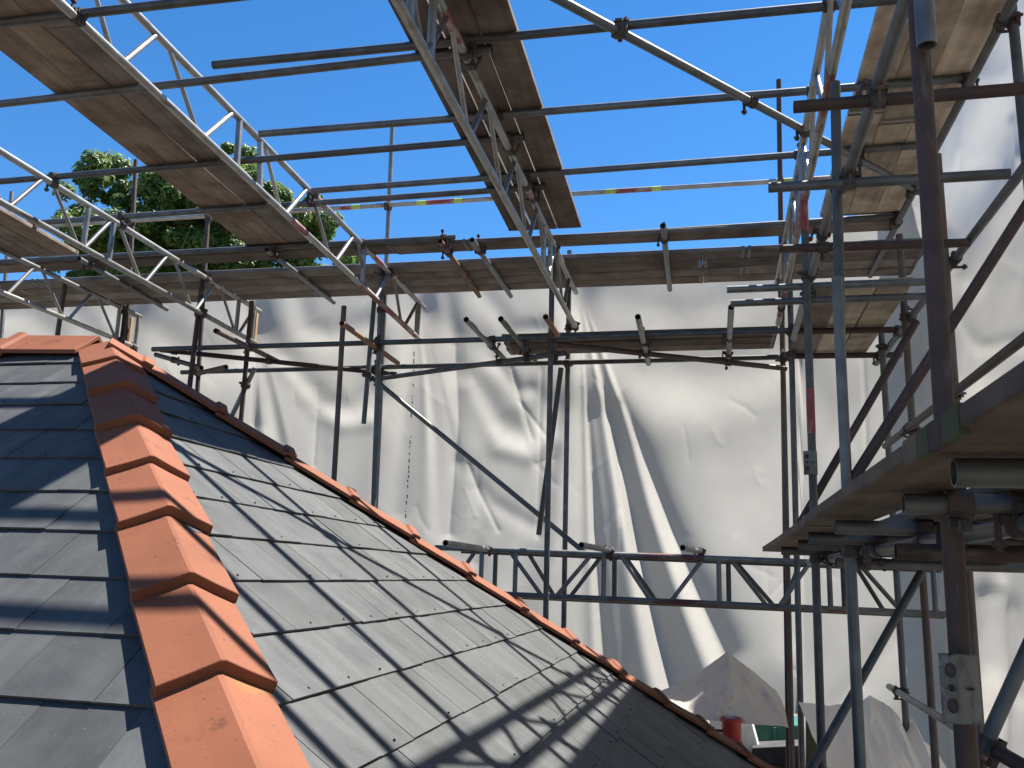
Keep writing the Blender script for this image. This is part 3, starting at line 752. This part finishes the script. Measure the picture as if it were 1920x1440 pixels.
# ------------------------------------------------------------------ couplers where tubes of a frame cross
def coupler_mesh():
    bm = bmesh.new(); k = 12; Wd = 0.058; ri, ro = R48+0.001, R48+0.0095
    V = {}
    for zi, z in enumerate((-Wd/2, Wd/2)):
        for ri_, r_ in enumerate((ri, ro)):
            for i in range(k):
                a = 2*math.pi*i/k; V[(zi, ri_, i)] = bm.verts.new((r_*math.cos(a), r_*math.sin(a), z))
    for i in range(k):
        j = (i+1) % k
        bm.faces.new((V[0, 1, i], V[0, 1, j], V[1, 1, j], V[1, 1, i])); bm.faces.new((V[0, 0, j], V[0, 0, i], V[1, 0, i], V[1, 0, j]))
        bm.faces.new((V[0, 0, i], V[0, 0, j], V[0, 1, j], V[0, 1, i])); bm.faces.new((V[1, 1, i], V[1, 1, j], V[1, 0, j], V[1, 0, i]))
    # hinge lug, flap and swing bolt
    box_bm(bm, (0.040, 0.010, 0), (0.026, 0.022, 0.044))
    box_bm(bm, (-0.036, 0.012, 0), (0.018, 0.018, 0.04))
    box_bm(bm, (0.056, -0.016, 0), (0.013, 0.095, 0.013))
    box_bm(bm, (0.056, -0.046, 0), (0.027, 0.016, 0.027))
    bmesh.ops.recalc_face_normals(bm, faces=bm.faces)
    me = bm_mesh(bm, 'coupler'); me.materials.append(M['coupler_steel']); return me
CP = coupler_mesh()
CP2 = CP.copy(); CP2.materials.clear(); CP2.materials.append(M['rusty'])
def closest(a0, a1, b0, b1):
    u = a1-a0; v = b1-b0; w0 = a0-b0
    A_, B_, C_, D_, E_ = u.dot(u), u.dot(v), v.dot(v), u.dot(w0), v.dot(w0)
    den = A_*C_-B_*B_
    if den < 1e-4*A_*C_: return None
    s = (B_*E_-C_*D_)/den; t = (A_*E_-B_*D_)/den
    if not (0 <= s <= 1 and 0 <= t <= 1): return None
    p, q = a0+u*s, b0+v*t
    return (p-q).length, p, q, u.normalized()
nc = 0
for i in range(len(TUBES)):
    for j in range(i+1, len(TUBES)):
        oa, a0, a1, ka = TUBES[i]; ob, b0, b1, kb = TUBES[j]
        if oa.parent is not None and oa.parent == ob.parent and oa.parent.name.startswith('lattice'): continue
        r = closest(a0, a1, b0, b1)
        if not r or r[0] > 0.105 or nc > 260: continue
        dist, p, q, u = r
        for host, pt, other, dr in ((oa, p, q, (a1-a0).normalized()), (ob, q, p, (b1-b0).normalized())):
            if random.random() < 0.12: continue
            if pt.y < 0.6: continue
            x = (other-pt); x = x-dr*x.dot(dr)
            if x.length < 1e-3: x = dr.orthogonal()
            x.normalize(); y = dr.cross(x); mw = Matrix(((x.x, y.x, dr.x, pt.x), (x.y, y.y, dr.y, pt.y), (x.z, y.z, dr.z, pt.z), (0, 0, 0, 1))) @ Matrix.Rotation(random.choice((math.pi/2, -math.pi/2, math.pi/2+0.4)), 4, 'Z')
            link('coupler', CP if random.random() < 0.75 else CP2, None, host, mw); nc += 1

# ------------------------------------------------------------------ white plastic sheeting
def ridge(PX, PY, pts, width, amp, sharp=False):
    """smooth ridge along a polyline, in the sheet's own picture-plane coordinates"""
    out = np.full(PX.shape, 1e9)
    for (xa, ya), (xb, yb2) in zip(pts[:-1], pts[1:]):
        dx, dy = xb-xa, yb2-ya; L2 = dx*dx+dy*dy
        t = np.clip(((PX-xa)*dx+(PY-ya)*dy)/L2, 0, 1)
        out = np.minimum(out, (PX-xa-t*dx)**2+(PY-ya-t*dy)**2)
    if sharp: return amp*np.exp(-np.sqrt(out)/width)
    return amp*np.exp(-out/(2*width*width))
def nz(X_, Y_, sc, seed, oct=3):
    o = np.empty(X_.shape)
    it = np.nditer([X_, Y_], flags=['multi_index'])
    for a, b2 in it:
        o[it.multi_index] = noise.fractal((float(a)*sc+seed, float(b2)*sc, seed*1.7), 1.0, 2.0, oct)
    return o
def grid_mesh(Xg, Yg, Zg, keep=None):
    r_, c_ = Xg.shape
    V = np.stack([Xg, Yg, Zg], -1).reshape(-1, 3)
    Fc = []
    for i in range(r_-1):
        for j in range(c_-1):
            if keep is not None and not (keep[i, j] and keep[i+1, j] and keep[i, j+1] and keep[i+1, j+1]): continue
            a = i*c_+j; Fc.append((a, a+1, a+c_+1, a+c_))
    me = bpy.data.meshes.new('sheet'); me.from_pydata(V.tolist(), [], Fc); me.update(); me.shade_smooth()
    return me
YS = 9.62; XS = 2.12
xs = np.concatenate([np.linspace(-12.5, -7.5, 40, endpoint=False), np.linspace(-7.5, XS+0.5, 640)])
zs = np.linspace(-1.28, 3.30, 290)
Xg, Zg = np.meshgrid(xs, zs)
rtn, upn, fwn = (np.array(v) for v in (rt, up, fw))
def pixg(X_, Y_, Z_):
    d = X_*fwn[0]+Y_*fwn[1]+Z_*fwn[2]
    return 960+F*(X_*rtn[0]+Y_*rtn[1]+Z_*rtn[2])/d, 720-F*(X_*upn[0]+Y_*upn[1]+Z_*upn[2])/d
PX, PY = pixg(Xg, np.full(Xg.shape, YS), Zg)
D = 0.07*nz(Xg, Zg, 0.42, 3.1, 2) + 0.008*nz(Xg*1.3, Zg*0.8, 1.3, 9.7, 2)
def fan(cx, cy, th0, th1, nf, amp, soft=3.0, grow=260.0):
    th = np.degrees(np.arctan2(PX-cx, np.maximum(PY-cy, 1)))
    rr = np.hypot(PX-cx, PY-cy)
    wdw = 1/(1+np.exp(-(th-th0)/soft*3))/(1+np.exp((th-th1)/soft*3))
    phase = (th-th0)/(th1-th0)*nf*2*np.pi
    wob = 0.7*np.sin(rr/210.0+cx)+0.5*np.sin(th*0.55+cy)
    shp = np.sin(phase+wob)+0.25*np.sin(2.0*phase+1.0+wob)
    return amp*wdw*shp*np.clip((rr-35)/grow, 0, 1.0)**1.3*(PY > cy-5)
D += fan(1086, 545, 3.0, 21.5, 2.0, 0.10, 1.6, 420)
D += fan(1086, 545, -14, 2.0, 1.2, 0.03, 2)
D += fan(790, 570, -14, 14, 1.5, 0.022, 3, 200)
D += fan(480, 585, -8, 12, 1.5, 0.03, 3, 200)
D += fan(245, 600, -16, 10, 2.0, 0.03, 3, 160)
for cx, cy in ((1086, 548), (792, 572), (480, 583), (245, 595)):
    D += 0.10*np.exp(-((PX-cx)**2/(2*22.0**2)+(PY-cy-25)**2/(2*60.0**2)))
for pts, wd, am in (
    ([(1150, 780), (1235, 950), (1300, 1090), (1362, 1232)], 18, 0.12), ([(1190, 700), (1290, 900), (1390, 1130), (1440, 1240)], 48, -0.10),
    ([(505, 640), (560, 720), (610, 765), (660, 772), (700, 742)], 16, 0.075), ([(530, 700), (590, 775), (640, 800), (690, 790)], 10, -0.05),
    ([(560, 560), (575, 620), (620, 636), (690, 612)], 14, 0.06), ([(590, 780), (600, 860), (585, 960)], 14, 0.05),
    ([(815, 600), (850, 640), (930, 668), (1010, 640)], 18, 0.07), ([(860, 700), (930, 800), (985, 822), (1028, 770)], 18, 0.085),
    ([(880, 740), (935, 845), (990, 858), (1030, 830)], 11, -0.06), ([(905, 560), (960, 630), (1015, 630)], 12, 0.05),
    ([(930, 690), (975, 742), (995, 738)], 9, 0.05), ([(1100, 600), (1200, 690), (1330, 720), (1450, 690)], 34, 0.09),
    ([(1110, 720), (1230, 800), (1360, 790), (1460, 745)], 30, -0.06), ([(1140, 560), (1280, 600), (1440, 560)], 22, 0.05),
    ([(840, 560), (858, 650), (860, 800), (845, 1010)], 9, 0.05), ([(770, 650), (768, 760), (750, 960)], 12, 0.05), ([(735, 620), (725, 760), (700, 950)], 16, -0.05),
    ([(868, 880), (925, 950), (1000, 990)], 9, 0.035), ([(890, 930), (905, 1000), (890, 1060)], 8, 0.03), ([(1500, 700), (1560, 780), (1640, 760)], 24, 0.06), ([(1520, 880), (1600, 850), (1650, 780)], 20, -0.05),
    ([(1560, 1180), (1640, 1110), (1710, 1060)], 14, 0.07), ([(1540, 1290), (1640, 1190), (1720, 1120)], 22, -0.06), ([(1540, 1340), (1660, 1230), (1725, 1180)], 16, 0.05),
    ([(0, 600), (60, 600), (110, 640)], 14, 0.06), ([(140, 590), (180, 640), (230, 650)], 12, 0.05), ([(270, 600), (330, 650), (400, 690), (460, 680)], 20, 0.07), ([(490, 600), (484, 700), (478, 800)], 8, 0.05), ([(1480, 620), (1486, 900), (1490, 1200)], 20, 0.04)):
    D += ridge(PX, PY, pts, wd*1.25, am*0.55)
for pts in ([(486, 640), (480, 760), (476, 860)], [(722, 640), (712, 760), (698, 930)], [(1016, 700), (1013, 860), (1008, 1010)], [(858, 660), (862, 800), (846, 1010)], [(1162, 760), (1160, 900), (1162, 1050)], [(1690, 640), (1700, 800), (1706, 1000)], [(880, 880), (900, 930), (935, 1000)], [(975, 760), (1030, 830)], [(595, 780), (588, 880)], [(960, 700), (1000, 830)], [(1620, 700), (1628, 900)]):
    D += ridge(PX, PY, pts, 3.5, 0.016, True)
for k in range(150):   # creases
    cx, cy = random.uniform(0, 1720), random.uniform(560, 1260); a = random.gauss(1.2, 0.5)*random.choice((1, 1, -1)); L = random.uniform(20, 75)
    pts = [(cx, cy), (cx+L*math.cos(a)*0.5+random.uniform(-8, 8), cy+L*math.sin(a)*0.5), (cx+L*math.cos(a), cy+L*math.sin(a))]
    D += ridge(PX, PY, pts, random.uniform(3.0, 6.5), random.uniform(-0.007, 0.009), True)
Yg = YS - D
top = 3.34+0.03*np.sin(Xg*2.1)+np.clip((Xg-0.6)*0.55, 0, 0.75)
Zs2 = -1.28 + (Zg+1.28)*(top+1.28)/(3.30+1.28)
hem = np.where(PX > 1500, -2.3, -1.26+0.03*np.sin(Xg*4))
Zs2 = Zs2 + (hem+1.28)*(1-(Zg+1.28)/(4.58))
back_sheet = tag(link('plastic_sheet', grid_mesh(Xg, Yg, Zs2), 'plastic_sheet'), 'huge white translucent sheet hanging in folds across the back scaffold', 'sheeting')
# faint printed lines running down the sheet
pv, pf = [], []
rx = random.Random(5)
yy = 650.0
while yy < 965:
    xx = 779-(yy-650)*0.062+rx.uniform(-0.6, 0.6)
    hgt = rx.uniform(2.0, 9.0)
    if rx.random() < 0.72:
        x_w = P(xx, yy, Y=YS); 
        def surf(px_, py_):
            w_ = P(px_, py_, Y=YS-0.03)
            j = int(np.argmin(np.abs(xs-w_.x))); i = int(np.argmin(np.abs(Zs2[:, j]-w_.z)))
            return Vector((w_.x, float(Yg[i, j])-0.008, w_.z))
        o = len(pv)
        wdt = rx.uniform(1.2, 2.2)
        for qx, qy in ((0, 0), (wdt, 0), (wdt, hgt), (0, hgt)): pv.append(surf(xx+qx, yy+qy))
        pf.append((o, o+1, o+2, o+3))
    yy += hgt+rx.uniform(1.5, 5)
tag(link('printed_marks', mesh_from(pv, pf), 'ink', back_sheet), kind='stuff')

ys = np.linspace(-1.5, YS+0.35, 300); zs3 = np.linspace(-3.2, 5.0, 200)
Yr, Zr = np.meshgrid(ys, zs3)
PXr, PYr = pixg(np.full(Yr.shape, XS), np.maximum(Yr, 0.8), Zr)
Dr = 0.05*nz(Yr, Zr, 0.5, 6.3, 2) + 0.014*nz(Yr*0.5+Zr, Zr*0.8-Yr*0.6, 1.2, 2.2)
for pts, wd, am in (([(1690, 420), (1715, 600), (1735, 760)], 10, 0.08), ([(1745, 380), (1742, 560), (1752, 760)], 8, -0.06), ([(1840, 160), (1800, 420), (1830, 700)], 26, 0.08),
                    ([(1920, 80), (1850, 300), (1780, 420)], 22, -0.08), ([(1920, 300), (1860, 420), (1830, 520)], 16, 0.06), ([(1810, 590), (1850, 650), (1920, 640)], 8, 0.03),
                    ([(1880, 230), (1910, 300)], 5, 0.04), ([(1850, 1120), (1850, 1250), (1820, 1340)], 14, 0.09), ([(1870, 1100), (1880, 1250), (1860, 1420)], 10, -0.06), ([(1740, 1120), (1730, 1250), (1715, 1330)], 10, 0.07), ([(1900, 1150), (1920, 1300)], 14, 0.05), ([(1790, 1180), (1770, 1330)], 8, 0.06)):
    Dr += ridge(PXr, PYr, pts, wd*1.2, am*0.65)
for k in range(60):
    cx, cy = random.uniform(1700, 1920), random.uniform(20, 1400); a = random.gauss(1.0, 0.6); L = random.uniform(20, 90)
    Dr += ridge(PXr, PYr, [(cx, cy), (cx+L*math.cos(a)*0.5+random.uniform(-8, 8), cy+L*math.sin(a)*0.5), (cx+L*math.cos(a), cy+L*math.sin(a))], random.uniform(3, 7), random.uniform(-0.009, 0.011), True)
Xr = XS+0.02-np.clip(Dr, -0.3, 0.3)
tag(link('plastic_sheet', grid_mesh(Xr, Yr, Zr), 'plastic_sheet'), 'tall white translucent sheet on the right side behind the rusty uprights', 'sheeting')

# loose sheets lying at the foot
def drape(name, label, prof, Yc, dep, mat, seed, rough=1.0, n1=90, n2=50):
    """prof: picture points (x, top y, bottom y) along it, at distance Yc; bulges towards the viewer with depth dep"""
    xs_ = [p[0] for p in prof]
    u = np.linspace(xs_[0], xs_[-1], n1)
    tp = np.interp(u, xs_, [p[1] for p in prof]); bt = np.interp(u, xs_, [p[2] for p in prof])
    V = []; Fc = []
    for i in range(n2):
        v = i/(n2-1)
        for j in range(n1):
            y_ = tp[j]+(bt[j]-tp[j])*min(1.0, max(0.0, v))
            q = noise.fractal((u[j]*0.014+seed, v*1.6, seed), 1.0, 2.0, 4); f = abs(noise.noise((u[j]*0.035+seed, v*2.0, 2.0)))
            Yv = Yc + dep*(0.5-v) - rough*(0.16*q + 0.10*(1-f))
            p = P(float(u[j]), float(y_), Y=Yc); p = Vector((p.x, Yv, p.z + 0.02*q))
            V.append(p)
    for i in range(n2-1):
        for j in range(n1-1):
            a = i*n1+j; Fc.append((a, a+1, a+n1+1, a+n1))
    return tag(link(name, mesh_from(V, Fc, 'drape', True), mat), label, 'sheeting')
drape('plastic_sheet', 'tent-shaped loose brownish sheet at the foot of the back sheet', [(1238, 1303, 1322), (1280, 1286, 1332), (1330, 1253, 1338), (1362, 1229, 1340), (1372, 1231, 1342), (1400, 1254, 1344), (1440, 1285, 1346), (1462, 1303, 1347), (1472, 1322, 1350)], 8.0, 0.7, 'dull_plastic', 4.2, 0.55)
drape('plastic_sheet', 'crumpled heap of loose sheeting at the bottom right beyond the uprights', [(1510, 1338, 1362), (1545, 1342, 1440), (1580, 1346, 1500), (1640, 1338, 1540), (1660, 1324, 1540), (1690, 1340, 1540), (1716, 1362, 1540), (1735, 1392, 1540), (1752, 1368, 1540), (1775, 1420, 1540), (1800, 1440, 1540)], 7.3, 1.5, 'loose_plastic', 8.8)

# ------------------------------------------------------------------ things seen under the hem of the sheet
c = P(1440, 1372, Y=11.2)
bx = thing('storage_box', 'dark teal painted box in the gap under the sheet', 'box', (c.x, c.y, GZ))
bm = bmesh.new(); box_bm(bm, (c.x+0.15, c.y, (GZ+c.z+0.14)/2), (1.1, 0.8, c.z+0.14-GZ)); bmesh.ops.bevel(bm, geom=bm.edges[:], offset=0.012, segments=2, affect='EDGES'); link('body', bm_mesh(bm), 'teal_paint', bx)
bm = bmesh.new()
for dx in (-0.38, 0.05, 0.5, 0.68): box_bm(bm, (c.x+dx, c.y-0.405, c.z-0.4), (0.035, 0.05, 1.02))
link('rib', bm_mesh(bm), 'teal_paint', bx)
bm = bmesh.new(); box_bm(bm, (c.x+0.15, c.y-0.42, c.z-0.19), (1.14, 0.07, 0.05)); link('rail', bm_mesh(bm), 'dark_stone', bx)
def slab(name, label, cat, pts, Y0, th, mat):
    V = [P(*p, Y=Y0) for p in pts] + [P(*p, Y=Y0)+Vector((0.02, th, 0)) for p in pts]; k = len(pts)
    Fc = [tuple(range(k))[::-1], tuple(range(k, 2*k))] + [(i, (i+1) % k, k+(i+1) % k, k+i) for i in range(k)]
    me = mesh_from(V, Fc); bm = bmesh.new(); bm.from_mesh(me); bmesh.ops.recalc_face_normals(bm, faces=bm.faces)
    bmesh.ops.bevel(bm, geom=bm.edges[:], offset=0.006, segments=1, affect='EDGES'); bm.to_mesh(me); bm.free()
    return tag(link(name, me, mat), label, cat)
slab('pale_panel', 'bright pale panel leaning beside the red pipe under the sheet', 'panel', [(1330, 1344), (1408, 1350), (1432, 1440), (1470, 1560), (1330, 1560)], 9.9, 0.05, 'pale_panel')
slab('garden_wall', 'low dark stone wall below the teal box', 'wall', [(1410, 1402), (1530, 1396), (1560, 1440), (1560, 1900), (1400, 1900)], 9.75, 0.35, 'dark_stone')
slab('stone_pier', 'mossy stone pier beside the teal box', 'pier', [(1512, 1352), (1532, 1356), (1562, 1440), (1562, 1900), (1512, 1900)], 9.3, 0.3, 'mossy_stone')
# red pipe with a socket rim
c = P(1371, 1345, Y=7.6)
prof = [(0.078, 0.0), (0.084, -0.012), (0.084, -0.03), (0.076, -0.04), (0.074, -0.16), (0.088, -0.19), (0.098, -0.24), (0.10, -0.34), (0.10, GZ-c.z), ]
V = []; Fc = []; k = 28
full = [(0.066, -0.25), (0.066, -0.004)] + prof
for r_, z_ in full:
    for i in range(k):
        a = 2*math.pi*i/k; V.append((r_*math.cos(a), r_*math.sin(a), z_))
for s in range(len(full)-1):
    for i in range(k): Fc.append((s*k+i, s*k+(i+1) % k, (s+1)*k+(i+1) % k, (s+1)*k+i))
pipe = link('drain_pipe', mesh_from(V, Fc, 'pipe', True), 'red_plastic', None, Matrix.Translation(c))
tag(pipe, 'upright red plastic pipe with flared socket just behind the far hip', 'pipe')
bm = bmesh.new(); box_bm(bm, (-0.10, -0.03, -0.10), (0.07, 0.02, 0.02)); box_bm(bm, (-0.14, -0.03, -0.11), (0.02, 0.03, 0.07))
link('clip', bm_mesh(bm), 'coupler_steel', pipe, Matrix.Translation(c))
# timber batten ends at the beam ends where the sheet is tied
for (x_, y_), lab in (((478, 612), 'short upright timber tied in the sheet near the second lattice beam'), ((783, 590), 'short upright timber tied in the sheet at the left walkway beam end'), ((243, 620), 'short upright timber tied in the sheet beside the roof ridge')):
    p = P(x_, y_, Y=9.22); bm = bmesh.new(); box_bm(bm, (0, 0, -0.05), (0.045, 0.05, 0.42)); bmesh.ops.bevel(bm, geom=bm.edges[:], offset=0.004, segments=1, affect='EDGES')
    tag(link('timber_post', bm_mesh(bm), 'cut_timber', None, Matrix.Translation(p)), lab, 'timber')

# ------------------------------------------------------------------ trees
def tree(label, base, height, crown_c, crown_r, nleaf, seed):
    rnd = random.Random(seed); base = Vector(base)
    root = thing('tree', label, 'tree', base)
    cc = Vector(crown_c); cr = Vector(crown_r)
    bm = bmesh.new(); segs = []
    fork = base.lerp(cc, 0.55)
    segs.append((base, fork, 0.32, 0.22))
    clumps = []
    for i in range(90):
        while True:
            v = Vector((rnd.uniform(-1, 1), rnd.uniform(-1, 1), rnd.uniform(-0.8, 1)))
            if 0.25 < v.length < 1: break
        v *= rnd.uniform(0.8, 1.0)
        clumps.append((cc+Vector((v.x*cr.x, v.y*cr.y, v.z*cr.z)), rnd.uniform(0.7, 1.35)))
    for c_, r_ in clumps[:36]:
        mid = fork.lerp(c_, 0.5)+Vector((rnd.uniform(-.4, .4), rnd.uniform(-.4, .4), rnd.uniform(-.1, .5)))
        segs.append((fork, mid, 0.10, 0.055)); segs.append((mid, c_, 0.055, 0.015))
        for q in range(3):
            e = c_+Vector((rnd.uniform(-1, 1), rnd.uniform(-1, 1), rnd.uniform(-.4, .8)))*r_; segs.append((mid.lerp(c_, 0.7), e, 0.022, 0.006))
    V = []; Fc = []
    for a, b2, ra, rb_ in segs:
        q = (b2-a).to_track_quat('Z', 'Y'); o = len(V); k = 7
        for pnt, rr in ((a, ra), (b2, rb_)):
            for i in range(k): V.append(pnt+q @ Vector((rr*math.cos(2*math.pi*i/k), rr*math.sin(2*math.pi*i/k), 0)))
        for i in range(k): Fc.append((o+i, o+(i+1) % k, o+k+(i+1) % k, o+k+i))
    link('trunk', mesh_from(V, Fc, 'trunk', True), 'bark', root)
    LV = []; LF = []
    per = nleaf//len(clumps)
    for c_, r_ in clumps:
        nsub = 9
        subs = []
        for s in range(nsub):
            d = Vector((rnd.gauss(0, 1), rnd.gauss(0, 1), rnd.gauss(0, 0.8))).normalized()*r_*rnd.uniform(0.4, 1.0); subs.append((c_+d, rnd.uniform(0.22, 0.42)))
        for i in range(per):
            sc, sr = subs[rnd.randrange(nsub)]
            d = Vector((rnd.gauss(0, 1), rnd.gauss(0, 1), rnd.gauss(0, 0.6)))
            p = sc+d.normalized()*sr*rnd.random()**0.4
            n_ = (d.normalized()+Vector((rnd.uniform(-.7, .7), rnd.uniform(-.7, .7), rnd.uniform(0, .9)))).normalized()
            t_ = n_.orthogonal().normalized(); t_.rotate(Quaternion(n_, rnd.uniform(0, 6.28))); b_ = n_.cross(t_)
            L_ = rnd.uniform(0.065, 0.12); W_ = L_*0.42; o = len(LV)
            LV += [p-t_*L_, p+b_*W_-n_*0.015, p+t_*L_, p-b_*W_-n_*0.015]; LF += [(o, o+1, o+2), (o, o+2, o+3)]
    link('crown', mesh_from(LV, LF, 'crown'), 'leaf', root)
c = P(350, 450, Y=24.0)
tree('leafy green tree rising behind the back deck at left', (c.x-0.3, 24.0, GZ), 14, (c.x+0.15, 24.0, c.z-0.4), (4.85, 3.4, 3.4), 240000, 11)
